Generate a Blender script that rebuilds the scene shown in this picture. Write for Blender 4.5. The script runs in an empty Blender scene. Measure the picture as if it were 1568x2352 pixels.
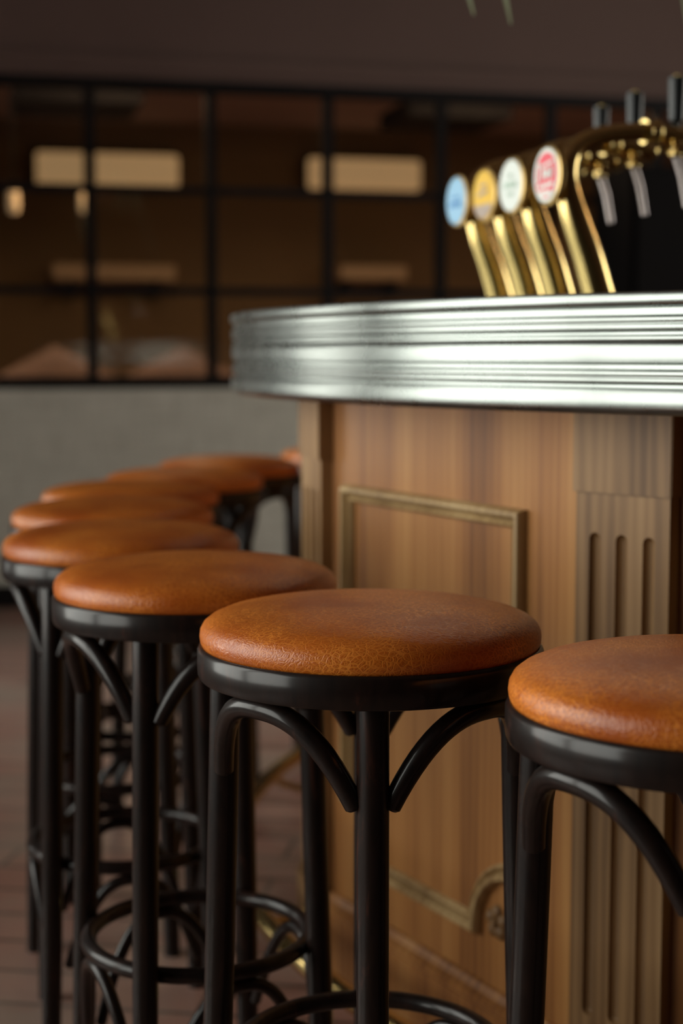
import bpy, bmesh, math, random
from math import sin, cos, pi, radians as R
from mathutils import Vector, Matrix
random.seed(7)
S = bpy.context.scene
COL = S.collection

# ------------------------------------------------------------------ camera
F_PX, HORIZON, CAM_Z = 3640.0, 812.0, 1.11
cd = bpy.data.cameras.new('camera'); cam = bpy.data.objects.new('camera', cd); COL.objects.link(cam)
cd.sensor_fit = 'VERTICAL'; cd.sensor_height = 36.0; cd.lens = F_PX / 2352 * 36.0
cam.location = (0, 0, CAM_Z)
cam.rotation_euler = (pi/2 - math.atan((1176 - HORIZON) / F_PX), 0, 0)
cd.dof.use_dof = True; cd.dof.focus_distance = 1.60; cd.dof.aperture_fstop = 3.0
cd.clip_start = 0.05
S.camera = cam

# ------------------------------------------------------------------ exposure, world, lights
S.view_settings.view_transform = 'Standard'; S.view_settings.look = 'None'
S.view_settings.gamma = 1.0; S.view_settings.use_curve_mapping = False
S.view_settings.exposure = 0.0
W = bpy.data.worlds.new('world'); S.world = W; W.use_nodes = True
W.node_tree.nodes['Background'].inputs[0].default_value = (0.55, 0.75, 0.9, 1)
W.node_tree.nodes['Background'].inputs[1].default_value = 0.3
LEFT_X = -2.4
# daylight behind each window of the left wall: (y0, y1, z0, z1, radiance)
WINDOWS = [(-0.2, 1.5, 0.35, 2.95, 3.9), (1.6, 3.2, 0.35, 2.95, 3.9), (3.95, 5.75, 0.35, 2.95, 5.0)]
RIGHT_X = 6.0
FILL_WINDOW = (3.4, 6.2, 0.4, 2.95, 5.2)          # unseen right-wall window, added to brighten the far wall
for i, (y0, y1, z0, z1, rad) in enumerate(WINDOWS + [FILL_WINDOW]):
    ld = bpy.data.lights.new('daylight', 'AREA'); ld.shape = 'RECTANGLE'
    ld.size = y1 - y0; ld.size_y = z1 - z0
    ld.energy = rad * pi * ld.size * ld.size_y * 1.25
    ld.color = (1.0, 0.99, 0.90)
    lo = bpy.data.objects.new('daylight', ld); COL.objects.link(lo)
    right = i == len(WINDOWS)  # last light is the fill through the added right-wall window
    lo.location = (RIGHT_X + 0.16 if right else LEFT_X - 0.16, (y0 + y1) / 2, (z0 + z1) / 2)
    lo.rotation_euler = (pi/2, 0, pi/2 if right else -pi/2)
# unseen warm fill lamps on the ceiling are built further down (lamp's own light in its builder)

# ------------------------------------------------------------------ material helpers
def mat(name):
    m = bpy.data.materials.new(name); m.use_nodes = True
    nt = m.node_tree; b = nt.nodes['Principled BSDF']
    return m, nt, b
def N(nt, t, **kw):
    n = nt.nodes.new(t)
    for k, v in kw.items():
        if k.startswith('i_'):
            n.inputs[k[2:].replace('_', ' ')].default_value = v
        else: setattr(n, k, v)
    return n
def L(nt, a, b): nt.links.new(a, b)
def plain(name, col, rough=0.5, metal=0.0, spec=0.5, coat=0.0, nscale=0, namt=0.1, bump=0.0):
    m, nt, b = mat(name)
    b.inputs['Base Color'].default_value = (*col, 1); b.inputs['Roughness'].default_value = rough
    b.inputs['Metallic'].default_value = metal; b.inputs['Specular IOR Level'].default_value = spec
    b.inputs['Coat Weight'].default_value = coat
    if nscale:
        tc = N(nt, 'ShaderNodeTexCoord'); n = N(nt, 'ShaderNodeTexNoise', i_Scale=nscale, i_Detail=4.0)
        L(nt, tc.outputs['Object'], n.inputs['Vector'])
        mx = N(nt, 'ShaderNodeMix', data_type='RGBA')
        mx.inputs[6].default_value = (*[c * (1 - namt) for c in col], 1)
        mx.inputs[7].default_value = (*[min(1, c * (1 + namt)) for c in col], 1)
        L(nt, n.outputs['Fac'], mx.inputs[0]); L(nt, mx.outputs[2], b.inputs['Base Color'])
        if bump:
            bp = N(nt, 'ShaderNodeBump'); bp.inputs['Strength'].default_value = bump; bp.inputs['Distance'].default_value = 0.002
            L(nt, n.outputs['Fac'], bp.inputs['Height']); L(nt, bp.outputs[0], b.inputs['Normal'])
    return m
def ramp(nt, stops):
    r = N(nt, 'ShaderNodeValToRGB'); e = r.color_ramp.elements
    e[0].position = stops[0][0]; e[0].color = (*stops[0][1], 1); e[1].position = stops[-1][0]; e[1].color = (*stops[-1][1], 1)
    for p, c in stops[1:-1]:
        x = e.new(p); x.color = (*c, 1)
    return r

def leather():
    m, nt, b = mat('cognac_leather')
    tc = N(nt, 'ShaderNodeTexCoord'); oi = N(nt, 'ShaderNodeObjectInfo')
    off = N(nt, 'ShaderNodeVectorMath', operation='SCALE'); off.inputs[0].default_value = (3.1, 5.7, 1.3)
    L(nt, oi.outputs['Random'], off.inputs['Scale'])
    ad = N(nt, 'ShaderNodeVectorMath', operation='ADD'); L(nt, tc.outputs['Object'], ad.inputs[0]); L(nt, off.outputs[0], ad.inputs[1])
    # warp
    wn = N(nt, 'ShaderNodeTexNoise', i_Scale=26.0, i_Detail=3.0); L(nt, ad.outputs[0], wn.inputs['Vector'])
    ws = N(nt, 'ShaderNodeVectorMath', operation='SCALE'); ws.inputs['Scale'].default_value = 0.022; L(nt, wn.outputs['Color'], ws.inputs[0])
    wa = N(nt, 'ShaderNodeVectorMath', operation='ADD'); L(nt, ad.outputs[0], wa.inputs[0]); L(nt, ws.outputs[0], wa.inputs[1])
    mp = N(nt, 'ShaderNodeMapping'); mp.inputs['Rotation'].default_value = (0, 0, R(-28)); mp.inputs['Scale'].default_value = (0.72, 1.35, 1.0)
    L(nt, wa.outputs[0], mp.inputs['Vector'])
    v1 = N(nt, 'ShaderNodeTexVoronoi', feature='DISTANCE_TO_EDGE', i_Scale=175.0); L(nt, mp.outputs[0], v1.inputs['Vector'])
    v2 = N(nt, 'ShaderNodeTexVoronoi', feature='DISTANCE_TO_EDGE', i_Scale=330.0); L(nt, mp.outputs[0], v2.inputs['Vector'])
    def crease(v, w):
        mr = N(nt, 'ShaderNodeMapRange', interpolation_type='SMOOTHSTEP'); mr.inputs['From Min'].default_value = 0.0; mr.inputs['From Max'].default_value = w
        mr.inputs['To Min'].default_value = 1.0; mr.inputs['To Max'].default_value = 0.0
        L(nt, v.outputs['Distance'], mr.inputs['Value']); return mr
    c1 = crease(v1, 0.17); c2 = crease(v2, 0.20)
    mk = N(nt, 'ShaderNodeTexNoise', i_Scale=9.0, i_Detail=2.0); L(nt, ad.outputs[0], mk.inputs['Vector'])
    mr2 = N(nt, 'ShaderNodeMapRange'); mr2.inputs['From Min'].default_value = 0.36; mr2.inputs['From Max'].default_value = 0.62; mr2.inputs['To Min'].default_value = 0.15
    L(nt, mk.outputs['Fac'], mr2.inputs['Value'])
    h2 = N(nt, 'ShaderNodeMath', operation='MULTIPLY'); L(nt, c2.outputs[0], h2.inputs[0]); h2.inputs[1].default_value = 0.55
    mx = N(nt, 'ShaderNodeMath', operation='MAXIMUM'); L(nt, c1.outputs[0], mx.inputs[0]); L(nt, h2.outputs[0], mx.inputs[1])
    ml = N(nt, 'ShaderNodeMath', operation='MULTIPLY'); L(nt, mx.outputs[0], ml.inputs[0]); L(nt, mr2.outputs[0], ml.inputs[1])
    big = N(nt, 'ShaderNodeTexNoise', i_Scale=7.0, i_Detail=5.0, i_Roughness=0.6); L(nt, ad.outputs[0], big.inputs['Vector'])
    cr = ramp(nt, [(0.3, (0.34, 0.062, 0.005)), (0.7, (0.54, 0.122, 0.010))]); L(nt, big.outputs['Fac'], cr.inputs[0])
    cm = N(nt, 'ShaderNodeMix', data_type='RGBA'); cm.inputs[7].default_value = (0.95, 0.32, 0.045, 1)
    sc = N(nt, 'ShaderNodeMath', operation='MULTIPLY'); sc.inputs[1].default_value = 0.85; L(nt, ml.outputs[0], sc.inputs[0])
    L(nt, sc.outputs[0], cm.inputs[0]); L(nt, cr.outputs[0], cm.inputs[6]); L(nt, cm.outputs[2], b.inputs['Base Color'])
    fine = N(nt, 'ShaderNodeTexNoise', i_Scale=700.0, i_Detail=2.0); L(nt, tc.outputs['Object'], fine.inputs['Vector'])
    hs = N(nt, 'ShaderNodeMath', operation='MULTIPLY_ADD'); L(nt, fine.outputs['Fac'], hs.inputs[0]); hs.inputs[1].default_value = 0.25
    inv = N(nt, 'ShaderNodeMath', operation='SUBTRACT'); inv.inputs[0].default_value = 1.0; L(nt, mx.outputs[0], inv.inputs[1]); L(nt, inv.outputs[0], hs.inputs[2])
    bp = N(nt, 'ShaderNodeBump'); bp.inputs['Strength'].default_value = 0.35; bp.inputs['Distance'].default_value = 0.0006
    L(nt, hs.outputs[0], bp.inputs['Height']); L(nt, bp.outputs[0], b.inputs['Normal'])
    b.inputs['Roughness'].default_value = 0.31; b.inputs['Specular IOR Level'].default_value = 0.55
    return m

def oak(name, lo, mid, hi, rough=0.5):
    m, nt, b = mat(name)
    tc = N(nt, 'ShaderNodeTexCoord'); oi = N(nt, 'ShaderNodeObjectInfo')
    off = N(nt, 'ShaderNodeVectorMath', operation='SCALE'); off.inputs[0].default_value = (7.3, 2.1, 9.1)
    L(nt, oi.outputs['Random'], off.inputs['Scale'])
    ad = N(nt, 'ShaderNodeVectorMath', operation='ADD'); L(nt, tc.outputs['Object'], ad.inputs[0]); L(nt, off.outputs[0], ad.inputs[1])
    def mapped(s):
        mp = N(nt, 'ShaderNodeMapping'); mp.inputs['Scale'].default_value = s; L(nt, ad.outputs[0], mp.inputs['Vector']); return mp
    broad = N(nt, 'ShaderNodeTexNoise', i_Scale=1.0, i_Detail=3.0, i_Roughness=0.65); L(nt, mapped((8, 8, 0.35)).outputs[0], broad.inputs['Vector'])
    fine = N(nt, 'ShaderNodeTexNoise', i_Scale=1.0, i_Detail=6.0, i_Roughness=0.7, i_Distortion=0.6); L(nt, mapped((55, 55, 1.4)).outputs[0], fine.inputs['Vector'])
    wv = N(nt, 'ShaderNodeTexWave', wave_type='RINGS', rings_direction='Y', i_Scale=1.0, i_Distortion=5.0, i_Detail=3.0); wv.inputs['Detail Scale'].default_value = 1.5
    L(nt, mapped((16, 16, 1.1)).outputs[0], wv.inputs['Vector'])
    a1 = N(nt, 'ShaderNodeMath', operation='MULTIPLY_ADD'); L(nt, fine.outputs['Fac'], a1.inputs[0]); a1.inputs[1].default_value = 0.13; L(nt, broad.outputs['Fac'], a1.inputs[2])
    a2 = N(nt, 'ShaderNodeMath', operation='MULTIPLY_ADD'); L(nt, wv.outputs['Fac'], a2.inputs[0]); a2.inputs[1].default_value = 0.10; L(nt, a1.outputs[0], a2.inputs[2])
    cr = ramp(nt, [(0.45, lo), (0.66, mid), (0.90, hi)]); L(nt, a2.outputs[0], cr.inputs[0])
    L(nt, cr.outputs[0], b.inputs['Base Color'])
    bp = N(nt, 'ShaderNodeBump'); bp.inputs['Strength'].default_value = 0.25; bp.inputs['Distance'].default_value = 0.001
    L(nt, fine.outputs['Fac'], bp.inputs['Height']); L(nt, bp.outputs[0], b.inputs['Normal'])
    b.inputs['Roughness'].default_value = rough; b.inputs['Specular IOR Level'].default_value = 0.35
    return m

def dark_wood():
    m, nt, b = mat('dark_stained_bentwood')
    tc = N(nt, 'ShaderNodeTexCoord')
    mp = N(nt, 'ShaderNodeMapping'); mp.inputs['Scale'].default_value = (30, 30, 8); L(nt, tc.outputs['Object'], mp.inputs['Vector'])
    n = N(nt, 'ShaderNodeTexNoise', i_Scale=1.0, i_Detail=6.0, i_Roughness=0.7, i_Distortion=1.0); L(nt, mp.outputs[0], n.inputs['Vector'])
    cr = ramp(nt, [(0.35, (0.006, 0.0035, 0.003)), (0.58, (0.014, 0.007, 0.005)), (0.78, (0.06, 0.018, 0.010))]); L(nt, n.outputs['Fac'], cr.inputs[0])
    L(nt, cr.outputs[0], b.inputs['Base Color'])
    b.inputs['Roughness'].default_value = 0.45; b.inputs['Specular IOR Level'].default_value = 0.14; b.inputs['Coat Weight'].default_value = 0.55; b.inputs['Coat Roughness'].default_value = 0.17
    bp = N(nt, 'ShaderNodeBump'); bp.inputs['Strength'].default_value = 0.08; bp.inputs['Distance'].default_value = 0.001
    L(nt, n.outputs['Fac'], bp.inputs['Height']); L(nt, bp.outputs[0], b.inputs['Normal'])
    return m

def zinc():
    m, nt, b = mat('polished_zinc')
    tc = N(nt, 'ShaderNodeTexCoord')
    n = N(nt, 'ShaderNodeTexNoise', i_Scale=9.0, i_Detail=6.0, i_Roughness=0.65); L(nt, tc.outputs['Object'], n.inputs['Vector'])
    cr = ramp(nt, [(0.3, (0.275, 0.30, 0.285)), (0.7, (0.355, 0.38, 0.36))]); L(nt, n.outputs['Fac'], cr.inputs[0]); L(nt, cr.outputs[0], b.inputs['Base Color'])
    mr = N(nt, 'ShaderNodeMapRange'); mr.inputs['To Min'].default_value = 0.22; mr.inputs['To Max'].default_value = 0.34; L(nt, n.outputs['Fac'], mr.inputs['Value'])
    L(nt, mr.outputs[0], b.inputs['Roughness']); b.inputs['Metallic'].default_value = 1.0
    return m

def glass(name, tint=(1, 1, 1), refl=1.0):
    m = bpy.data.materials.new(name); m.use_nodes = True; nt = m.node_tree; nt.nodes.clear()
    o = N(nt, 'ShaderNodeOutputMaterial'); mx = N(nt, 'ShaderNodeMixShader'); t = N(nt, 'ShaderNodeBsdfTransparent'); g = N(nt, 'ShaderNodeBsdfGlossy')
    t.inputs[0].default_value = (*tint, 1); g.inputs['Roughness'].default_value = 0.02
    fr = N(nt, 'ShaderNodeFresnel'); fr.inputs[0].default_value = 1.5
    ml = N(nt, 'ShaderNodeMath', operation='MULTIPLY'); ml.inputs[1].default_value = refl; L(nt, fr.outputs[0], ml.inputs[0])
    L(nt, ml.outputs[0], mx.inputs[0]); L(nt, t.outputs[0], mx.inputs[1]); L(nt, g.outputs[0], mx.inputs[2]); L(nt, mx.outputs[0], o.inputs[0])
    return m

def emit(name, col, s):
    m, nt, b = mat(name)
    b.inputs['Base Color'].default_value = (*col, 1); b.inputs['Emission Color'].default_value = (*col, 1); b.inputs['Emission Strength'].default_value = s
    return m

def floor_mat():
    m, nt, b = mat('worn_reddish_floor')
    tc = N(nt, 'ShaderNodeTexCoord')
    n = N(nt, 'ShaderNodeTexNoise', i_Scale=2.2, i_Detail=6.0, i_Roughness=0.6); L(nt, tc.outputs['Object'], n.inputs['Vector'])
    mp = N(nt, 'ShaderNodeMapping'); mp.inputs['Scale'].default_value = (1.0, 1.0, 1.0); mp.inputs['Rotation'].default_value = (0, 0, R(8)); L(nt, tc.outputs['Object'], mp.inputs['Vector'])
    br = N(nt, 'ShaderNodeTexBrick', i_Scale=1.0); br.inputs['Color1'].default_value = (0.36, 0.18, 0.14, 1); br.inputs['Color2'].default_value = (0.44, 0.25, 0.20, 1)
    br.inputs['Mortar'].default_value = (0.06, 0.04, 0.035, 1); br.inputs['Mortar Size'].default_value = 0.006
    br.inputs['Brick Width'].default_value = 1.2; br.inputs['Row Height'].default_value = 0.14
    L(nt, mp.outputs[0], br.inputs['Vector'])
    mx = N(nt, 'ShaderNodeMix', data_type='RGBA', blend_type='MIX'); mx.inputs[7].default_value = (0.36, 0.29, 0.235, 1)
    mr = N(nt, 'ShaderNodeMapRange'); mr.inputs['From Min'].default_value = 0.4; mr.inputs['From Max'].default_value = 0.65; mr.inputs['To Max'].default_value = 0.8; L(nt, n.outputs['Fac'], mr.inputs['Value'])
    L(nt, mr.outputs[0], mx.inputs[0]); L(nt, br.outputs['Color'], mx.inputs[6]); L(nt, mx.outputs[2], b.inputs['Base Color'])
    b.inputs['Roughness'].default_value = 0.32; b.inputs['Specular IOR Level'].default_value = 0.5
    return m

def linen_wall():
    m, nt, b = mat('grey_woven_wall_panel')
    tc = N(nt, 'ShaderNodeTexCoord')
    mp = N(nt, 'ShaderNodeMapping'); mp.inputs['Scale'].default_value = (60, 60, 5); L(nt, tc.outputs['Object'], mp.inputs['Vector'])
    n = N(nt, 'ShaderNodeTexNoise', i_Scale=1.0, i_Detail=5.0); L(nt, mp.outputs[0], n.inputs['Vector'])
    mp2 = N(nt, 'ShaderNodeMapping'); mp2.inputs['Scale'].default_value = (4, 4, 70); L(nt, tc.outputs['Object'], mp2.inputs['Vector'])
    n2 = N(nt, 'ShaderNodeTexNoise', i_Scale=1.0, i_Detail=4.0); L(nt, mp2.outputs[0], n2.inputs['Vector'])
    ad = N(nt, 'ShaderNodeMath', operation='ADD'); L(nt, n.outputs['Fac'], ad.inputs[0]); L(nt, n2.outputs['Fac'], ad.inputs[1])
    cr = ramp(nt, [(0.35, (0.50, 0.49, 0.42)), (0.65, (0.68, 0.665, 0.58))])
    hf = N(nt, 'ShaderNodeMath', operation='MULTIPLY'); hf.inputs[1].default_value = 0.5; L(nt, ad.outputs[0], hf.inputs[0]); L(nt, hf.outputs[0], cr.inputs[0])
    L(nt, cr.outputs[0], b.inputs['Base Color']); b.inputs['Roughness'].default_value = 0.9
    return m

M = dict(
    leather=leather(), darkwood=dark_wood(), zinc=zinc(), floor=floor_mat(), linen=linen_wall(),
    oak=oak('oiled_oak', (0.17, 0.060, 0.013), (0.34, 0.140, 0.036), (0.47, 0.235, 0.072)),
    oak_light=oak('pale_oak_moulding', (0.24, 0.14, 0.055), (0.44, 0.29, 0.13), (0.58, 0.42, 0.21)),
    oak_dull=oak('greyed_oak', (0.13, 0.062, 0.021), (0.30, 0.166, 0.068), (0.43, 0.27, 0.125)),
    brown=plain('brown_plaster', (0.125, 0.075, 0.062), 0.9, nscale=3, namt=0.08),
    black=plain('black_painted_steel', (0.010, 0.008, 0.008), 0.6, spec=0.15),
    blackmat=plain('matt_black_lacquer', (0.005, 0.004, 0.004), 0.8, spec=0.1),
    brass=plain('polished_brass', (0.82, 0.60, 0.24), 0.18, 1.0, nscale=30, namt=0.06),
    brassd=plain('aged_brass', (0.60, 0.40, 0.15), 0.3, 1.0, nscale=20, namt=0.12),
    steel=plain('brushed_steel', (0.50, 0.44, 0.43), 0.35, 1.0, nscale=30, namt=0.06),
    blackplastic=plain('black_plastic', (0.012, 0.014, 0.015), 0.35),
    glass=glass('window_glass'), glass2=glass('interior_glass', (0.85, 0.82, 0.78), 1.0),
    leaf=plain('leaf_green', (0.48, 0.52, 0.32), 0.5, nscale=12, namt=0.25),
    clay=plain('terracotta_pot', (0.25, 0.10, 0.05), 0.8, nscale=20, namt=0.15),
    blue=plain('pale_blue_enamel', (0.32, 0.60, 0.85), 0.25), bluedk=plain('deep_blue_print', (0.08, 0.28, 0.60), 0.25), white=plain('white_enamel', (0.80, 0.85, 0.80), 0.25),
    yellow=plain('yellow_enamel', (0.85, 0.50, 0.01), 0.5), taupe=plain('taupe_enamel', (0.42, 0.32, 0.26), 0.3),
    red=plain('red_enamel', (0.80, 0.03, 0.07), 0.25), greenm=plain('sage_print', (0.42, 0.55, 0.45), 0.3),
    mauve=plain('mauve_ceiling', (0.36, 0.25, 0.23), 0.9),
    olive=plain('olive_brown_wall', (0.19, 0.125, 0.062), 0.9, nscale=2, namt=0.15),
    cream=plain('pale_plaster_shelf', (0.55, 0.40, 0.26), 0.8),
    sofa=plain('taupe_upholstery', (0.26, 0.17, 0.14), 0.9, nscale=30, namt=0.1),
    warm=emit('warm_panel_glow', (1.0, 0.70, 0.36), 0.30),
    pend=emit('warm_pendant_glow', (1.0, 0.75, 0.45), 0.22),
    rubber=plain('black_rubber', (0.02, 0.02, 0.02), 0.8),
)

# ------------------------------------------------------------------ object helpers
def link(name, bm, m, parent=None, smooth=True, mats=None):
    me = bpy.data.meshes.new(name)
    bmesh.ops.recalc_face_normals(bm, faces=bm.faces)
    bm.to_mesh(me); bm.free()
    for mm in (mats or [m]): me.materials.append(mm)
    if smooth:
        for p in me.polygons: p.use_smooth = True
        me.set_sharp_from_angle(angle=R(38))
    o = bpy.data.objects.new(name, me); COL.objects.link(o)
    if parent: o.parent = parent
    return o
def tag(o, label, cat, group=None):
    o['label'] = label; o['category'] = cat
    if group: o['group'] = group
    return o
def thing(name, label, cat, loc=(0, 0, 0), rz=0, group=None):
    o = bpy.data.objects.new(name, None); COL.objects.link(o); o.location = loc; o.rotation_euler = (0, 0, rz)
    o.empty_display_size = 0.1
    return tag(o, label, cat, group)
def struct(o): o['kind'] = 'structure'; return o
def copy_tree(o, parent=None):
    c = o.copy(); COL.objects.link(c)
    if parent: c.parent = parent; c.matrix_parent_inverse = o.matrix_parent_inverse.copy()
    for ch in list(o.children): copy_tree(ch, c)
    return c
def box(bm, x0, x1, y0, y1, z0, z1, bev=0.0, mi=0, mtx=None):
    b2 = bmesh.new(); bmesh.ops.create_cube(b2, size=1)
    for v in b2.verts: v.co = Vector(((x0+x1)/2 + v.co.x*(x1-x0), (y0+y1)/2 + v.co.y*(y1-y0), (z0+z1)/2 + v.co.z*(z1-z0)))
    if bev: bmesh.ops.bevel(b2, geom=list(b2.edges), offset=bev, segments=2, affect='EDGES')
    merge(bm, b2, mtx, mi)
def merge(bm, b2, mtx=None, mi=0):
    vm = {}
    for v in b2.verts: vm[v] = bm.verts.new(mtx @ v.co if mtx else v.co)
    for f in b2.faces:
        try: nf = bm.faces.new([vm[v] for v in f.verts]); nf.material_index = mi
        except ValueError: pass
    b2.free()
def lathe(bm, prof, seg=64, closed=False, a0=0.0, a1=2*pi, mi=0, mtx=None):
    """prof: list of (r,z); closed joins last to first"""
    full = abs(a1 - a0 - 2*pi) < 1e-6
    rings = []; n = seg if full else seg + 1
    for i in range(n):
        a = a0 + (a1 - a0) * i / seg
        rings.append([(r*cos(a), r*sin(a), z) for r, z in prof])
    axis = {}
    vs = []
    for ri in rings:
        row = []
        for j, p in enumerate(ri):
            if prof[j][0] < 1e-6:
                if j not in axis: axis[j] = bm.verts.new(mtx @ Vector(p) if mtx else p)
                row.append(axis[j])
            else: row.append(bm.verts.new(mtx @ Vector(p) if mtx else p))
        vs.append(row)
    m = len(prof)
    for i in range(seg):
        A = vs[i]; B = vs[(i+1) % n]
        for j in range(m if closed else m-1):
            k = (j+1) % m
            q = [A[j], B[j], B[k], A[k]]
            u = []
            for v in q:
                if v not in u: u.append(v)
            if len(u) > 2:
                f = bm.faces.new(u); f.material_index = mi
def tube(bm, pts, rad, seg=12, cap=True, mi=0, closed=False, flat=None):
    pts = [Vector(p) for p in pts]; n = len(pts)
    rr = rad if isinstance(rad, (list, tuple)) else [rad]*n
    tang = []
    for i in range(n):
        a = pts[(i-1) % n] if (closed or i > 0) else pts[i]; b = pts[(i+1) % n] if (closed or i < n-1) else pts[i]
        tang.append((b-a).normalized())
    ref = Vector((0, 0, 1)) if abs(tang[0].z) < 0.9 else Vector((1, 0, 0))
    nrm = (ref - tang[0]*ref.dot(tang[0])).normalized(); rows = []
    for i in range(n):
        if i: nrm = (nrm - tang[i]*nrm.dot(tang[i])).normalized()
        bi = tang[i].cross(nrm); row = []
        for k in range(seg):
            a = 2*pi*k/seg
            row.append(bm.verts.new(pts[i] + (nrm*cos(a) + bi*sin(a))*rr[i]))
        rows.append(row)
    for i in range(n if closed else n-1):
        A = rows[i]; B = rows[(i+1) % n]
        for k in range(seg):
            f = bm.faces.new([A[k], A[(k+1) % seg], B[(k+1) % seg], B[k]]); f.material_index = mi
    if cap and not closed:
        for row, t, r, s in ((rows[0], tang[0], rr[0], -1), (rows[-1], tang[-1], rr[-1], 1)):
            # rounded end: one smaller ring then a face
            c = sum((v.co for v in row), Vector())/seg
            r2 = [bm.verts.new(c + (v.co-c)*0.7 + t*s*r*0.3) for v in row]
            for k in range(seg):
                f = bm.faces.new([row[k], row[(k+1) % seg], r2[(k+1) % seg], r2[k]]); f.material_index = mi
            f = bm.faces.new(r2); f.material_index = mi
def spline(pts, n=8):
    """Catmull-Rom through points (any tuple size)"""
    out = []; P = [pts[0]] + list(pts) + [pts[-1]]
    for i in range(1, len(P)-2):
        for k in range(n):
            t = k/n; a, b, c, d = P[i-1], P[i], P[i+1], P[i+2]
            out.append(tuple(0.5*((2*b[j]) + (-a[j]+c[j])*t + (2*a[j]-5*b[j]+4*c[j]-d[j])*t*t + (-a[j]+3*b[j]-3*c[j]+d[j])*t**3) for j in range(len(b))))
    out.append(tuple(pts[-1])); return out

# ------------------------------------------------------------------ the room
CEIL = 3.1
WD = Vector((0.973, 0.2309, 0)); WO = Vector((-1.4, 6.9, 0)); WANG = math.atan2(WD.y, WD.x)   # far wall line
def wallpt(t, d=0.0): return WO + WD*t + Vector((-WD.y, WD.x, 0))*d
bm = bmesh.new(); box(bm, -2.6, 7.2, -3.2, 13.2, -0.1, 0.0); struct(link('floor', bm, M['floor'], smooth=False))
bm = bmesh.new(); box(bm, -2.6, 7.2, -3.2, 13.2, CEIL, CEIL+0.1); struct(link('ceiling', bm, M['brown'], smooth=False))
bm = bmesh.new(); y0, y1, z0, z1, _ = FILL_WINDOW
box(bm, 6.0, 6.2, -3.2, y0, 0, CEIL); box(bm, 6.0, 6.2, y1, 13.2, 0, CEIL); box(bm, 6.0, 6.2, y0, y1, 0, z0); box(bm, 6.0, 6.2, y0, y1, z1, CEIL)
struct(link('wall_right', bm, M['brown'], smooth=False))
bm = bmesh.new(); box(bm, -2.6, 6.2, -3.2, -3.0, 0, CEIL); struct(link('wall_rear', bm, M['brown'], smooth=False))
# left wall with window openings
bm = bmesh.new(); ys = -3.0
for (y0, y1, z0, z1, _) in WINDOWS:
    box(bm, LEFT_X-0.2, LEFT_X, ys, y0, 0, CEIL)
    box(bm, LEFT_X-0.2, LEFT_X, y0, y1, 0, z0); box(bm, LEFT_X-0.2, LEFT_X, y0, y1, z1, CEIL); ys = y1
box(bm, LEFT_X-0.2, LEFT_X, ys, 13.0, 0, CEIL)
struct(link('wall_left', bm, M['brown'], smooth=False))
for i, (y0, y1, z0, z1, _) in enumerate(WINDOWS + [FILL_WINDOW]):  # last one is the added, unseen right-wall window
    e = bpy.data.objects.new('window_%d' % (i+2), None); COL.objects.link(e); e.location = (RIGHT_X+.05 if i == len(WINDOWS) else LEFT_X-0.05, (y0+y1)/2, z0); struct(e)
    hw = (y1-y0)/2; hh = z1-z0
    bm = bmesh.new()
    for a, b, c, d in ((-hw, -hw+.05, 0, hh), (hw-.05, hw, 0, hh), (-hw+.05, hw-.05, 0, .05), (-hw+.05, hw-.05, hh-.05, hh)): box(bm, -.025, .025, a, b, c, d)
    link('window_frame', bm, M['black'], e, smooth=False)
    bm = bmesh.new(); box(bm, -.012, .012, -hw+.05, hw-.05, hh*.72, hh*.72+.03); link('window_bar', bm, M['black'], e, smooth=False)
    bm = bmesh.new(); box(bm, -.003, .003, -hw+.05, hw-.05, .05, hh-.05); link('window_pane', bm, M['glass'], e, smooth=False)

# far wall: grey wainscot, steel framed glazing, brown wall above.  local frame: x along the wall, +y away from camera
Z0, Z1 = 0.955, 2.30; T0, T1 = -1.02, 7.55
def wall_local(o): o.location = WO; o.rotation_euler = (0, 0, WANG); return o
bm = bmesh.new(); box(bm, T0, T1, 0, .12, 0, Z0); wall_local(struct(link('wall_far', bm, M['linen'], smooth=False)))
bm = bmesh.new(); box(bm, T0, T1, 0, .12, Z1, CEIL); wall_local(struct(link('wall_far_upper', bm, M['brown'], smooth=False)))
bm = bmesh.new(); box(bm, T0, T1, -.02, -.0, 0, .10, .003); wall_local(struct(link('baseboard_far', bm, M['black'], smooth=False)))
bm = bmesh.new(); box(bm, T0, T1, -.035, .0, Z1+.03, Z1+.085, .004); wall_local(struct(link('trim_1', bm, M['brown'], smooth=False)))
wn = bpy.data.objects.new('window_1', None); COL.objects.link(wn); wn.location = WO; wn.rotation_euler = (0, 0, WANG); struct(wn)
bm = bmesh.new(); box(bm, T0, T1, .0, .07, Z0, Z0+.055, .004); box(bm, T0, T1, .0, .07, Z1-.05, Z1, .004); link('window_frame', bm, M['black'], wn, smooth=False)
mull = [0.322 + .53*k for k in range(-2, 14)]
mt = None
for t in mull:
    bm = bmesh.new(); box(bm, t-.023, t+.023, .005, .06, Z0+.055, Z1-.05, .003); link('mullion', bm, M['black'], wn, smooth=False)
for zc in (1.385, 1.825):
    for a, b in zip(mull[:-1], mull[1:]):
        bm = bmesh.new(); box(bm, a+.023, b-.023, .012, .055, zc-.018, zc+.018, .002); link('glazing_bar', bm, M['black'], wn, smooth=False)
zz = [Z0+.055, 1.385-.018, 1.385+.018, 1.825-.018, 1.825+.018, Z1-.05]
for a, b in zip(mull[:-1], mull[1:]):
    for k in (0, 2, 4):
        bm = bmesh.new(); box(bm, a+.023, b-.023, .03, .036, zz[k], zz[k+1]); link('window_pane', bm, M['glass2'], wn, smooth=False)

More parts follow.
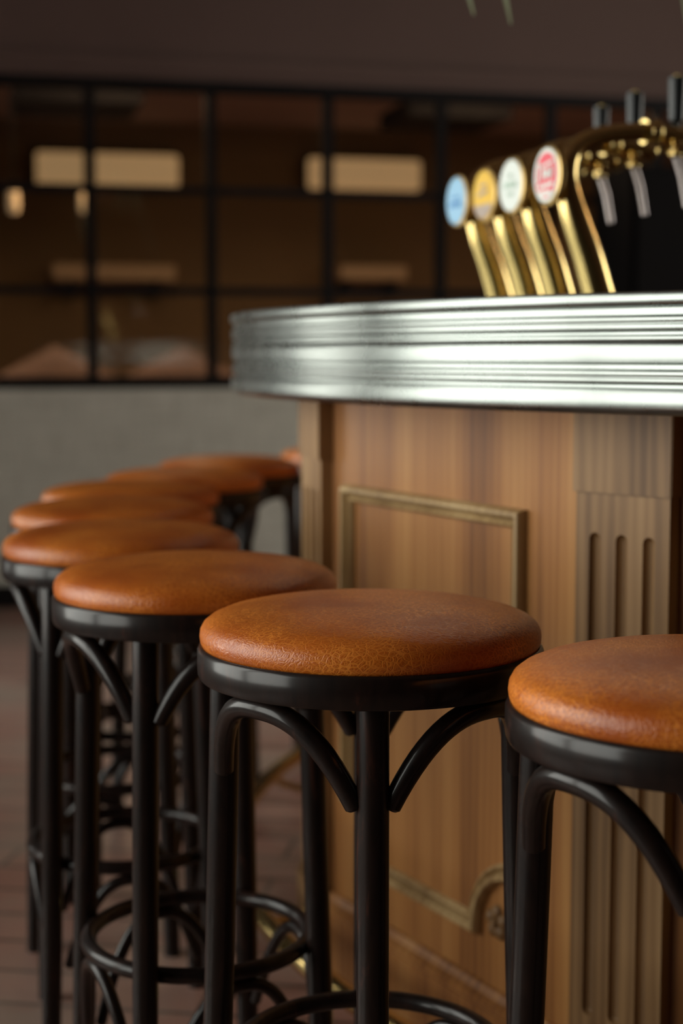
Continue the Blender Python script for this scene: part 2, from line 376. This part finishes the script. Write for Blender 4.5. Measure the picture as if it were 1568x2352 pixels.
# unseen ceiling lamps, added as warm fill for the bar room
for x, y in ((5.3, 5.6), (5.3, 4.2)):
    th = thing('round_fill_lamp', 'added unseen round warm fill lamp on the bar room ceiling', 'lamp', (x, y, CEIL-.07), 0, 'round fill lamps on the ceiling')
    bm = bmesh.new(); lathe(bm, [(0, .012), (.18, .012), (.19, 0), (.20, 0), (.20, .07), (0, .07)], 32); link('housing', bm, M['black'], th)
    ld = bpy.data.lights.new('fill_light', 'AREA'); ld.shape = 'DISK'; ld.size = .34; ld.energy = 9; ld.color = (1.0, .66, .40)
    lo = bpy.data.objects.new('fill_light', ld); COL.objects.link(lo); lo.parent = th; lo.location = (0, 0, .005)
# room behind the glazing
BD = 3.6
bm = bmesh.new(); box(bm, T0, T1, BD, BD+.1, 0, CEIL); wall_local(struct(link('wall_beyond', bm, M['olive'], smooth=False)))
bm = bmesh.new(); box(bm, T0, T1, .12, BD, 2.62, 2.72); wall_local(struct(link('ceiling_beyond', bm, M['mauve'], smooth=False)))

C2 = Matrix.Translation(WO) @ Matrix.Rotation(WANG, 4, 'Z')
def far(x, y, z=0): return C2 @ Vector((x, y, z))
def px_far(px, d, yy=815.0):
    """x along the far wall for a point d behind it lying in the direction of picture column px"""
    k = (px-784)/F_PX
    # WO + WD*t + n*d, x = k*y
    n = Vector((-WD.y, WD.x, 0)); a = WO + n*d
    t = (k*a.y - a.x)/(WD.x - k*WD.y)
    q = a + WD*t
    return t, CAM_Z + (HORIZON - yy)/F_PX*q.y

# long glowing panels, added for the bright bands in the panes
def glow_panel(px0, px1, y0, y1, label, m):
    d = BD-.12
    t0, za = px_far(px0, d, y1); t1, zb = px_far(px1, d, y0)
    th = thing('glow_panel', label, 'lamp', far((t0+t1)/2, d, za), WANG, 'long glowing panels behind the glazing')
    w = (t1-t0)/2; h = zb-za
    bm = bmesh.new(); box(bm, -w, w, -.04, .04, 0, h, .012); link('diffuser', bm, m, th)
    bm = bmesh.new(); box(bm, -w-.015, w+.015, .03, .12, -.02, h+.02, .004); link('housing', bm, M['black'], th)
glow_panel(95, 415, 368, 432, 'long warm panel glowing behind the two upper-left panes', M['warm'])
glow_panel(710, 960, 380, 440, 'long warm panel glowing behind the glazing near the middle of the picture', M['warm'])
def wall_shelf(px0, px1, y0, y1, label):
    d = BD-.17
    t0, za = px_far(px0, d, y1); t1, zb = px_far(px1, d, y0)
    th = thing('wall_shelf', label, 'shelf', far((t0+t1)/2, d, za), WANG, 'pale shelves behind the glazing')
    w = (t1-t0)/2; h = zb-za
    bm = bmesh.new(); box(bm, -w, w, -.15, .17, 0, h, .006); link('board', bm, M['cream'], th)
    for s in (-.7, .7):
        bm = bmesh.new(); box(bm, s*w-.01, s*w+.01, -.1, .17, -.12, 0, .002); link('bracket', bm, M['black'], th)
wall_shelf(125, 400, 615, 646, 'pale shelf on the wall behind the left panes, below the long glowing panel')
wall_shelf(770, 920, 617, 646, 'pale shelf on the wall behind the panes, right of the middle')
# small pendants
for px, lab in ((42, 'small elongated pendant lamp behind the leftmost pane'), (203, 'small elongated pendant lamp just behind the leftmost upright glazing bar')):
    t, z = px_far(px, .9, 497)
    th = thing('pendant_lamp', lab, 'lamp', far(t, .9, z), 0, 'small pendants behind the glazing')
    bm = bmesh.new(); lathe(bm, [(0, 0), (.022, .004), (.03, .04), (.026, .1), (.014, .13), (0, .135)], 20); link('lamp_shade', bm, M['pend'], th)
    bm = bmesh.new(); tube(bm, [(0, 0, .13), (0, 0, 2.62-z)], .004, 8); link('cord', bm, M['black'], th)
# dark boxes added to stand in for dark reflections in the top panes
for (px0, px1, y0, y1, lab) in ((40, 325, 232, 262, 'dark flat box in place of a dark reflection in the top-left panes'), (900, 1130, 266, 296, 'dark flat box in place of a dark reflection in the top panes beside the tap handles')):
    d = 1.6; t0, za = px_far(px0, d, y1); t1, zb = px_far(px1, d, y0)
    th = thing('reflection_box', lab, 'dark box', far((t0+t1)/2, d, za), WANG, 'dark boxes standing in for reflections')
    w = (t1-t0)/2
    bm = bmesh.new(); box(bm, -w, w, -.3, .3, 0, zb-za, .01); link('casing', bm, M['black'], th)
    for s in (-.6, .6):
        bm = bmesh.new(); tube(bm, [(s*w, 0, zb-za-.005), (s*w, 0, 2.62-za)], .008, 8); link('hanger', bm, M['black'], th)
# ceiling lamps above the view, added to brighten the room beyond
for t in (0.6, 2.6, 4.6):
    th = thing('beyond_fill_lamp', 'added unseen square fill lamp on the ceiling behind the glazing', 'lamp', far(t, .62, 2.56), WANG, 'fill lamps of the room beyond')
    bm = bmesh.new(); box(bm, -.3, .3, -.3, .3, 0, .06, .006); link('housing', bm, M['black'], th)
    ld = bpy.data.lights.new('fill_light', 'AREA'); ld.shape = 'SQUARE'; ld.size = .5; ld.energy = 26; ld.color = (1.0, .74, .48)
    lo = bpy.data.objects.new('fill_light', ld); COL.objects.link(lo); lo.parent = th; lo.location = (0, 0, -.01)
# low lounge chairs
def lounge(px, d, w, lab):
    t, _ = px_far(px, d)
    th = thing('lounge_chair', lab, 'chair', far(t, d, 0), WANG+R(180), 'lounge chairs behind the glazing')
    bm = bmesh.new(); box(bm, -w, w, -.35, .35, .22, .46, .06); link('seat', bm, M['sofa'], th)
    bm = bmesh.new()
    pr = []
    for k in range(17):
        a = pi*k/16; pr.append((w*1.12*cos(a), -.05-.36*sin(a)))
    rows = []
    for z, s in ((.25, 1.0), (.6, 1.03), (1.0, 1.02), (1.12, .97), (1.15, .90)):
        rows.append([bm.verts.new((x*s, y*s, z*(1-.16*abs(x)/w))) for x, y in pr])
    for z, s in ((1.12, .86), (1.0, .85), (.5, .84), (.25, .84)):
        rows.append([bm.verts.new((x*s, y*s, z*(1-.16*abs(x)/w))) for x, y in pr])
    for i in range(len(rows)):
        A = rows[i]; B = rows[(i+1) % len(rows)]
        for k in range(16): bm.faces.new([A[k], A[k+1], B[k+1], B[k]])
    bm.faces.new([r[0] for r in rows]); bm.faces.new([r[16] for r in rows][::-1])
    link('backrest', bm, M['sofa'], th)
    for x in (-w*.8, w*.8):
        for y in (-.28, .28):
            bm = bmesh.new(); tube(bm, [(x*1.05, y*1.05, 0), (x, y, .24)], [.012, .018], 8, cap=False); link('leg', bm, M['black'], th)
lounge(140, .75, .40, 'rounded taupe lounge chair behind the lower-left panes')
lounge(440, 1.75, .42, 'rounded taupe lounge chair behind the panes just left of the bar top')

# ------------------------------------------------------------------ the round bar
CX, CY = 1.5563, 3.2474; AP = 1.6069; RC = 1.7792; PH = R(209.54); ZT = 1.185; ZB = 1.035; PW = .0786; PR = .022
bar = thing('bar_counter', 'large round oak bar front with framed panels and fluted pilasters', 'bar', (CX, CY, 0))
HWP = AP*math.tan(pi/12)
RP = AP/cos(pi/12) - PW*math.tan(pi/12) + PR      # pilaster face
def frame_path():
    x0, x1, z0, z1, rn = -.2485-.0406, .2485-.0406, .238, .873, .105
    pts = [(x0, z1), (x1, z1), (x1, z0+rn)]
    for k in range(1, 13):
        a = pi/2 + (pi/2)*k/12; pts.append((x1+rn*cos(a), z0+rn*sin(a)))
    pts[3:3] = []
    pts.append((x1-rn, z0)) if abs(pts[-1][0]-(x1-rn)) > 1e-6 else None
    pts.append((x0+rn, z0))
    for k in range(1, 13):
        a = (pi/2)*k/12; pts.append((x0+rn*cos(a), z0+rn*sin(a)))
    return pts
def notch_frame(bm):
    P = [Vector((x, z)) for x, z in frame_path()]; n = len(P)
    # outward-facing profile across the moulding: (offset, proud)
    prof = [(-.015, 0), (-.014, .007), (-.010, .011), (-.006, .008), (-.004, .001), (-.002, .001), (-.001, .012), (.004, .018), (.009, .017), (.013, .010), (.014, 0)]
    rows = []
    for i in range(n):
        a = (P[i]-P[i-1]).normalized(); b = (P[(i+1) % n]-P[i]).normalized()
        na = Vector((-a.y, a.x)); nb = Vector((-b.y, b.x)); m = (na+nb)
        m = m/ max(.35, m.length_squared/2) if m.length > 1e-4 else na
        rows.append([bm.verts.new((P[i].x+m.x*o*1.0, -h, P[i].y+m.y*o*1.0)) for o, h in prof])
    for i in range(n):
        A = rows[i]; B = rows[(i+1) % n]
        for k in range(len(prof)-1): bm.faces.new([A[k], A[k+1], B[k+1], B[k]])
def flute_plate(bm, w, z0, z1, flutes, fr, fz0, fz1, y):
    """front plate at depth -y with semicircular flutes"""
    loops = []
    def capsule(cx, r):
        pts = []
        for k in range(13): a = pi*k/12; pts.append((cx+r*cos(a), fz1+r*sin(a)))
        for k in range(13): a = pi+pi*k/12; pts.append((cx+r*cos(a), fz0+r*sin(a)))
        return pts
    edges = []
    def loop(pts, yy):
        vs = [bm.verts.new((x, yy, z)) for x, z in pts]; return vs
    outer = loop([(-w, z0), (w, z0), (w, z1), (-w, z1)], -y)
    for i in range(4): edges.append(bm.edges.new((outer[i], outer[(i+1) % 4])))
    for cx in flutes:
        prev = loop(capsule(cx, fr), -y)
        for i in range(len(prev)): edges.append(bm.edges.new((prev[i], prev[(i+1) % len(prev)])))
        for j in range(1, 6):
            a = (pi/2)*j/6
            cur = loop(capsule(cx, fr*cos(a)), -y+fr*.95*sin(a)); n = len(cur)
            for i in range(n): bm.faces.new([prev[i], prev[(i+1) % n], cur[(i+1) % n], cur[i]])
            prev = cur
        bm.faces.new(prev)
    bmesh.ops.triangle_fill(bm, use_beauty=True, use_dissolve=False, edges=edges, normal=(0, -1, 0))
    back = loop([(-w, z0), (w, z0), (w, z1), (-w, z1)], .03)
    for i in range(4): bm.faces.new([outer[i], outer[(i+1) % 4], back[(i+1) % 4], back[i]])
    bm.faces.new(back)
# first panel
bm = bmesh.new(); box(bm, -HWP+.045, HWP-.045, 0, .03, .0, ZB)
panel = link('panel', bm, M['oak'], bar, smooth=False)
bm = bmesh.new(); notch_frame(bm); mo = link('panel_moulding', bm, M['oak_light'], panel)
bm = bmesh.new(); pp = [(0, .0), (.016, 0), (.016, .118), (.022, .124), (.022, .134), (.012, .140), (.006, .150), (0, .152)]
vr = [[bm.verts.new((x, -p, z)) for p, z in pp] for x in (-HWP+PW-.01, HWP-PW+.01)]
for k in range(len(pp)-1): bm.faces.new([vr[0][k], vr[0][k+1], vr[1][k+1], vr[1][k]])
link('plinth', bm, M['oak'], panel, smooth=False)
for sx, cx in ((1, .2485-.0406), (-1, -.2485-.0406)):
    bm = bmesh.new()
    for k in range(5):
        a = 2*pi*k/5 + .3
        lathe(bm, [(0, .009), (.006, .008), (.011, .004), (.012, 0)], 14, mtx=Matrix.Translation((cx-.05*sx+.016*cos(a), 0, .256+.016*sin(a))) @ Matrix.Rotation(pi/2, 4, 'X'))
    lathe(bm, [(0, .013), (.006, .011), (.009, 0)], 14, mtx=Matrix.Translation((cx-.05*sx, 0, .256)) @ Matrix.Rotation(pi/2, 4, 'X'))
    link('rosette', bm, M['oak_dull'], panel)
# first pilaster, local origin on its shaft back plane
bm = bmesh.new(); flute_plate(bm, PW-.004, .16, .925, (-.043, 0, .043), .0095, .21, .862, 0.0)
pil = link('pilaster', bm, M['oak_dull'], bar, smooth=True)
bm = bmesh.new(); box(bm, -PW, PW, -.005, .034, .925, ZB, .0015); link('frieze_block', bm, M['oak_dull'], pil, smooth=False)
bm = bmesh.new(); box(bm, -PW, PW, -.010, .034, .0, .15, .003); box(bm, -PW+.002, PW-.002, -.006, .034, .15, .162, .003); link('pilaster_base', bm, M['oak_dull'], pil, smooth=False)
def place_radial(o, phi, r, u=0):
    n = Vector((cos(phi), sin(phi), 0)); T = Vector((-n.y, n.x, 0))
    o.location = n*r + T*u; o.rotation_euler = (0, 0, phi + pi/2)
for k in range(12):
    p = panel if k == 0 else copy_tree(panel, bar); place_radial(p, PH + k*pi/6, AP)
    q = pil if k == 0 else copy_tree(pil, bar); place_radial(q, PH + (k+.5)*pi/6, RP)

# zinc top: worktop slab plus a stack of beads round its rim
RI = 1.02
top = thing('zinc_worktop', 'round zinc bar top with a thick ribbed and beaded polished edge', 'bar top', (CX, CY, ZB))
H = ZT-ZB
bm = bmesh.new(); lathe(bm, [(RI, H-.03), (RI, H-.004), (RI+.004, H), (RC-.03, H), (RC-.03, H-.03)], 180, closed=True); link('worktop', bm, M['zinc'], top)
def bead(r0, z1, z0, bulge, n=7, flat=0.0):
    """convex strip from z1 down to z0"""
    out = []
    for k in range(n+1):
        a = pi*k/n; z = (z1+z0)/2 + (z1-z0)/2*cos(a)
        out.append((r0 + bulge*(sin(a)**(0.7 if not flat else flat)), z))
    return out
ed = [(RC-.03, H-.002), (RC-.007, H), (RC-.0035, H-.001), (RC-.0018, H-.0035), (RC-.0012, H-.009), (RC-.0015, H-.014), (RC-.004, H-.017)]
ed += [(RC-.0085, H-.020), (RC-.0085, H-.028), (RC-.006, H-.030)]
ed += bead(RC-.006, H-.030, H-.0375, .003, 6, .5) + bead(RC-.006, H-.0385, H-.047, .003, 6, .5)
ed += [(RC-.0105, H-.049), (RC-.0105, H-.052)]
ed += bead(RC-.0075, H-.053, H-.060, .003, 6, .5)
ed += [(RC-.006, H-.0615), (RC-.0042, H-.064), (RC-.0035, H-.070), (RC-.0035, H-.080), (RC-.0045, H-.086), (RC-.0105, H-.089), (RC-.0105, H-.094)]
ed += bead(RC-.0065, H-.096, H-.1035, .003, 6, .5) + bead(RC-.0065, H-.1045, H-.1115, .003, 6, .5)
ed += [(RC-.0105, H-.1135), (RC-.0105, H-.117), (RC-.004, H-.119), (RC-.0022, H-.123), (RC-.0015, H-.130), (RC-.0018, H-.140), (RC-.004, H-.146), (RC-.009, H-.150), (RC-.03, H-.150)]
bm = bmesh.new(); lathe(bm, ed, 240, closed=True); link('ribbed_edge', bm, M['zinc'], top)
bm = bmesh.new(); lathe(bm, [(RI, 0.001), (RC-.031, 0.001), (RC-.031, H-.031), (RI, H-.031)], 180, closed=True); link('underside', bm, M['oak_dull'], top)

# brass foot rail
rail = thing('foot_rail', 'brass foot rail running low around the round bar', 'foot rail', (CX, CY, 0))
RR = 1.775; RZ = .115
bm = bmesh.new(); tube(bm, [(RR*cos(2*pi*k/160), RR*sin(2*pi*k/160), RZ) for k in range(160)], .019, 14, closed=True); link('rail', bm, M['brass'], rail)
br0 = None
for k in range(12):
    phi = PH + (k+.5)*pi/6
    if br0 is None:
        bm = bmesh.new(); a = RR-RP
        tube(bm, [(0, -.012, RZ-.035), (0, -a*.5, RZ-.04), (0, -a*.9, RZ-.03), (0, -a, RZ-.017)], .009, 10)
        lathe(bm, [(0, .006), (.022, .006), (.026, 0)], 20, mtx=Matrix.Translation((0, -.010, RZ-.035)) @ Matrix.Rotation(pi/2, 4, 'X'))
        br0 = link('rail_bracket', bm, M['brassd'], rail); b = br0
    else: b = copy_tree(br0, rail)
    place_radial(b, phi, RP)

# ------------------------------------------------------------------ bar stools
SEAT = .79
def make_stool():
    st = thing('bar_stool', '-', 'bar stool')
    # cushion
    bm = bmesh.new()
    pr = [(.180, -.004), (.186, -.001), (.1885, .004), (.1893, .010), (.1885, .017), (.185, .0235), (.178, .029), (.165, .0345), (.148, .0385), (.125, .0420), (.10, .0445), (.075, .0460), (.05, .0470), (.025, .0475), (0, .0476)]
    pr = [(r, SEAT+z) for r, z in pr]
    lathe(bm, pr, 128); c = link('seat_cushion', bm, M['leather'], st)
    # wood ring
    bm = bmesh.new()
    rp = [(.0, -.006), (.184, -.006), (.1855, -.001), (.188, .0), (.1905, -.0015), (.192, -.005), (.1922, -.018), (.1915, -.031), (.1895, -.035), (.186, -.036), (.15, -.036), (.145, -.033), (0, -.033)]
    lathe(bm, [(r, SEAT+z) for r, z in rp], 128); link('seat_ring', bm, M['darkwood'], st)
    bm = bmesh.new()
    RT, RB = .1615, .184
    def legr(z): return RT + (RB-RT)*((SEAT-.036-z)/(SEAT-.036))**1.1 if z < SEAT-.036 else RT
    tube(bm, [(legr(z), 0, z) for z in (0, .15, .3, .45, .6, SEAT-.034)], [.0145, .0160, .0168, .0168, .0168, .0168], 20)
    leg = link('leg', bm, M['darkwood'], st)
    def arch(zt, h, r, rb, rt):
        bm = bmesh.new(); pts = []; rad = []
        n = 28
        # from the side face of the leg at angle 0 to the leg at angle 90
        dl = math.asin((.0185 if r > .01 else .020)/rb)
        for i in range(n+1):
            s = -1+2*i/n
            ss = math.copysign(abs(s)**.92, s)
            a = pi/4 + (pi/4-dl)*ss
            z = zt - h*abs(s)**2.3
            rr = rb + (rt-rb)*(1-abs(s)**2)
            pts.append((rr*cos(a), rr*sin(a), z)); rad.append(r*(1-.12*abs(s)**4))
        tube(bm, pts, rad, 14); return bm
    up = link('upper_arch', arch(SEAT-.036-.0118, .092, .0122, .1635, .167), M['darkwood'], st)
    lo = link('lower_arch', arch(.315-.019, .14, .0088, .163, .150), M['darkwood'], st)
    bm = bmesh.new(); tube(bm, [(.151*cos(2*pi*k/72), .151*sin(2*pi*k/72), .315) for k in range(72)], .0108, 14, closed=True); link('foot_ring', bm, M['darkwood'], st)
    bm = bmesh.new(); lathe(bm, [(0, .0), (.013, 0), (.015, .003), (.015, .006)], 16, mtx=Matrix.Translation((legr(0), 0, -.0))); link('foot_glide', bm, M['rubber'], leg)
    for k in range(1, 4):
        for s in (leg, up, lo):
            q = copy_tree(s, st); q.rotation_euler = (0, 0, k*pi/2)
    return st
STOOLS = [
    (.032, 1.742, 0, 'bar stool in the middle foreground, its creased tan leather seat in sharp focus'),
    (.343, 1.430, -13, 'bar stool cut off by the right picture edge, in front of the fluted pilaster'),
    (-.196, 2.115, -18, 'bar stool directly left of the sharp foreground one, lit rim at left'),
    (-.355, 2.545, -33, 'third bar stool back, its seat reaching the left edge of the picture'),
    (-.432, 2.985, 40, 'fourth bar stool back, seat just above the one touching the left picture edge'),
    (-.452, 3.390, -20, 'fifth bar stool back in the curve, thin blurred sliver of seat at far left'),
    (-.378, 3.800, 30, 'sixth bar stool back, blurred sliver of orange seat between its neighbours'),
    (-.300, 4.250, 5, 'second farthest bar stool, its seat top level against the grey wall, dark underside showing'),
    (.010, 4.720, 40, 'farthest bar stool, only a corner of its seat showing left of the oak bar front'),
]
proto = make_stool()
for i, (x, y, rz, lab) in enumerate(STOOLS):
    o = proto if i == 0 else copy_tree(proto)
    o.location = (x, y, 0); o.rotation_euler = (0, 0, R(rz)); tag(o, lab, 'bar stool', 'tan leather bar stools around the bar')

# ------------------------------------------------------------------ beer taps on the bar top
def make_tap():
    t = thing('beer_tap', '-', 'beer tap')
    # local frame: -y faces the customer (outward), origin below the medallion plane at counter level
    prof = [(.112, 0, .030), (.102, .03, .0275), (.082, .09, .0265), (.058, .15, .0245), (.042, .20, .021), (.040, .235, .0185), (.054, .268, .0165), (.094, .290, .0155), (.155, .300, .0155), (.225, .302, .0155), (.275, .294, .0155), (.29, .290, .0155)]
    sp = spline(prof, 6)
    bm = bmesh.new(); tube(bm, [(0, u, z) for u, z, r in sp], [r for u, z, r in sp], 24)
    link('column', bm, M['brass'], t)
    bm = bmesh.new(); lathe(bm, [(0, .0), (.045, 0), (.045, .006), (.036, .012), (.031, .02), (0, .02)], 32, mtx=Matrix.Translation((0, .112, 0))); link('base_flange', bm, M['brass'], t)
    bm = bmesh.new(); lathe(bm, [(.0155, -.014), (.021, -.014), (.023, -.009), (.020, -.005), (.020, .005), (.023, .009), (.021, .014), (.0155, .014)], 28, mtx=Matrix.Translation((0, .200, .3025)) @ Matrix.Rotation(pi/2, 4, 'X'))
    link('collar', bm, M['brass'], t)
    # medallion holder
    bm = bmesh.new(); lathe(bm, [(0, -.03), (.012, -.03), (.012, -.012), (.020, -.006), (.046, -.004), (.050, .0), (.050, .007), (.0465, .0085), (.045, .006), (0, .006)], 48, mtx=Matrix.Translation((0, .010, .222)) @ Matrix.Rotation(pi/2, 4, 'X'))
    link('medallion_rim', bm, M['brassd'], t)
    # faucet
    bm = bmesh.new()
    tube(bm, [(0, .250, .300), (0, .250, .285), (0, .250, .265)], [.012, .014, .012], 16)
    tube(bm, [(-.0, .250, .285), (0, .215, .272)], [.007, .006], 10)
    lathe(bm, [(0, -.018), (.010, -.018), (.013, 0), (.010, .018), (0, .018)], 16, mtx=Matrix.Translation((0, .250, .276)) @ Matrix.Rotation(pi/2, 4, 'Y'))
    link('faucet_body', bm, M['brass'], t)
    bm = bmesh.new(); tube(bm, [(0, .250, .268), (0, .264, .23), (0, .275, .178)], [.0075, .007, .006], 12); link('spout', bm, M['steel'], t)
    bm = bmesh.new(); lathe(bm, [(0, 0), (.007, 0), (.008, .006), (.0135, .010), (.0155, .078), (.0145, .083), (0, .084)], 20, mtx=Matrix.Translation((0, .250, .314))); link('tap_handle', bm, M['blackplastic'], t)
    bm = bmesh.new(); lathe(bm, [(0, 0), (.004, .001), (.005, .004), (0, .007)], 10, mtx=Matrix.Translation((0, .250, .397))); link('handle_tip', bm, M['brass'], t)
    return t
def disc(bm, r, y, mi, cx=0, cz=.222, seg=40):
    vs = [bm.verts.new((cx+r*cos(2*pi*k/seg), y, cz+r*sin(2*pi*k/seg))) for k in range(seg)]
    v2 = [bm.verts.new((v.co.x, y+.002, v.co.z)) for v in vs]
    f = bm.faces.new(vs); f.material_index = mi
    for k in range(seg):
        f = bm.faces.new([vs[k], vs[(k+1) % seg], v2[(k+1) % seg], v2[k]]); f.material_index = mi
def strip(bm, x0, x1, z0, z1, mi, y=-.0008, rot=0):
    c = Vector(((x0+x1)/2, (z0+z1)/2)); pts = []
    for x, z in ((x0, z0), (x1, z0), (x1, z1), (x0, z1)):
        d = Vector((x, z))-c; a = R(rot); pts.append((c.x+d.x*cos(a)-d.y*sin(a), c.y+d.x*sin(a)+d.y*cos(a)))
    vs = [bm.verts.new((x, y, .222+z)) for x, z in pts]; v2 = [bm.verts.new((x, y+.001, .222+z)) for x, z in pts]
    f = bm.faces.new(vs); f.material_index = mi
    for k in range(4):
        f = bm.faces.new([vs[k], vs[(k+1) % 4], v2[(k+1) % 4], v2[k]]); f.material_index = mi
def plaque_blue(bm):
    disc(bm, .045, .001, 0); strip(bm, -.026, .026, -.012, -.002, 1); strip(bm, -.018, .02, .004, .008, 1)
    return [M['blue'], M['bluedk']]
def plaque_yellow(bm):
    disc(bm, .045, .001, 0); vs = []
    seg = 24
    for k in range(seg+1):
        a = pi+R(25) + (pi-R(50))*k/seg; vs.append(bm.verts.new((.044*cos(a), .0003, .222+.044*sin(a))))
    f = bm.faces.new(vs); f.material_index = 1
    strip(bm, -.020, .020, .000, .007, 1, rot=8); strip(bm, -.012, .016, .014, .019, 1)
    return [M['yellow'], M['taupe']]
def plaque_white(bm):
    disc(bm, .045, .001, 0); strip(bm, -.022, .022, -.004, .006, 1); strip(bm, -.010, .010, -.018, -.012, 1); strip(bm, -.006, .006, .014, .02, 1)
    return [M['white'], M['greenm']]
def plaque_red(bm):
    disc(bm, .045, .001, 0); disc(bm, .038, .0003, 1); 
    strip(bm, -.030, -.024, -.012, .022, 0, -.001, -8); strip(bm, -.018, .028, .016, .020, 0, -.001, 8)
    strip(bm, -.012, -.006, -.008, .012, 0, -.001, -8); strip(bm, -.002, .010, -.004, .009, 0, -.001); strip(bm, .014, .018, -.008, .014, 0, -.001); strip(bm, .021, .025, -.004, .012, 0, -.001)
    strip(bm, -.024, .028, -.020, -.014, 0, -.001, 4); strip(bm, -.022, .022, -.034, -.026, 0, -.001)
    return [M['white'], M['red']]
TAPS = [(.223, 3.15, plaque_blue, 'brass beer tap with a pale blue round badge, farthest of the row'),
        (.2658, 3.03, plaque_yellow, 'brass beer tap with a yellow round badge, second farthest'),
        (.2998, 2.864, plaque_white, 'brass beer tap with a white round badge'),
        (.342, 2.70, plaque_red, 'brass beer tap with a red and white round badge, nearest of the row')]
tp = make_tap()
for i, (tx, ty, fn, lab) in enumerate(TAPS):
    o = tp if i == 0 else copy_tree(tp)
    phi = R(200); o.location = (tx, ty, ZT+.0005); o.rotation_euler = (0, 0, phi+pi/2)
    tag(o, lab, 'beer tap', 'brass beer taps on the bar top')
for ch in list(tp.children):
    if ch.name.startswith(('tap_handle', 'handle_tip')): bpy.data.objects.remove(ch)
for o, (tx, ty, fn, lab) in zip([tp] + [x for x in COL.objects if x.name.startswith('beer_tap.')], TAPS):
    bm = bmesh.new(); ms = fn(bm); pq = link('badge', bm, None, o, smooth=False, mats=ms); pq.location = (0, .0, 0)
    pq['label'] = {'blue': 'pale blue badge', 'yellow': 'yellow badge with taupe foot', 'white': 'white badge', 'red': 'red badge with white writing strokes'}[fn.__name__.split('_')[1]]

# dark cabinet inside the bar ring, behind the taps
cab = thing('black_cabinet', 'wide black cabinet against the far wall, seen behind the taps', 'cabinet', tuple(wallpt(3.25, -.26)), WANG)
bm = bmesh.new(); box(bm, -.62, .62, -.22, .22, .06, 1.93, .006); link('body', bm, M['blackmat'], cab, smooth=False)
bm = bmesh.new(); box(bm, -.60, .60, -.20, .20, 0, .06); link('kick_plinth', bm, M['blackmat'], cab, smooth=False)
for k in range(3):
    bm = bmesh.new(); x = -.6+.4*k; box(bm, x+.004, x+.396, -.240, -.22, .08, 1.91, .003); d = link('door', bm, M['blackmat'], cab, smooth=False)
    bm = bmesh.new(); tube(bm, [(x+.35, -.255, .9), (x+.35, -.255, 1.05)], .006, 8)
    for z in (.91, 1.04): tube(bm, [(x+.35, -.255, z), (x+.35, -.239, z)], .004, 8)
    link('handle', bm, M['black'], d)

# hanging plant whose leaf tips dip into the top of the picture
PX, PY, PZ = .33, 3.0, 2.16
pl = thing('hanging_plant', 'green strap-leaved plant hanging above the bar, only leaf tips showing at the top', 'plant', (PX, PY, PZ))
bm = bmesh.new(); lathe(bm, [(0, 0), (.065, 0), (.09, .13), (.098, .13), (.098, .15), (.088, .15), (.082, .12), (0, .12)], 32); link('pot', bm, M['clay'], pl)
bm = bmesh.new()
for k in range(3):
    a = 2*pi*k/3; tube(bm, [(.09*cos(a), .09*sin(a), .145), (0, 0, .5)], .0025, 6)
tube(bm, [(0, 0, .5), (0, 0, CEIL-PZ)], .003, 6); link('cord', bm, M['black'], pl)
def leaf(p0, p1, p2, w):
    bm = bmesh.new(); n = 14; rows = []
    for i in range(n+1):
        t = i/n; p = Vector(p0)*(1-t)**2 + Vector(p1)*2*t*(1-t) + Vector(p2)*t*t
        q = (Vector(p1)-Vector(p0))*2*(1-t) + (Vector(p2)-Vector(p1))*2*t; s = q.cross(Vector((0, 1, .2))).normalized()
        if q.normalized().dot(Vector((0, 1, .2)).normalized()) > .9: s = Vector((1, 0, 0))
        ww = w*min(1, .5+t*2)*(1-t**6)+.0015
        up = s.cross(q).normalized()
        rows.append([bm.verts.new(p-s*ww), bm.verts.new(p+up*ww*.35), bm.verts.new(p+s*ww), bm.verts.new(p+up*(ww*.35-.0012))])
    for i in range(n):
        for k in range(4): bm.faces.new([rows[i][k], rows[i][(k+1) % 4], rows[i+1][(k+1) % 4], rows[i+1][k]])
    bm.faces.new(rows[0]); bm.faces.new(rows[-1])
    return link('leaf', bm, M['leaf'], pl)
def tip(px, y, D): # world position of a leaf tip relative to the pot
    return Vector(((px-784)/F_PX*D-PX, D-PY, CAM_Z+(HORIZON-y)/F_PX*D-PZ))
leaf((-.03, -.02, .13), (-.30, -.08, .22), tip(1080, 58, 2.92), .017)
leaf((-.01, -.03, .13), (-.20, -.16, .24), tip(1163, 78, 2.86), .018)
leaf((.03, 0, .13), (.18, .0, .26), tip(1562, 100, 3.05), .004)
for k in range(16):
    a = 2*pi*k/16 + random.uniform(-.1, .1); l = random.uniform(.16, .26)
    leaf((.03*cos(a), .03*sin(a), .13), (.7*l*cos(a), .7*l*sin(a), .30), (l*cos(a), l*sin(a), random.uniform(-.12, .06)), .010)
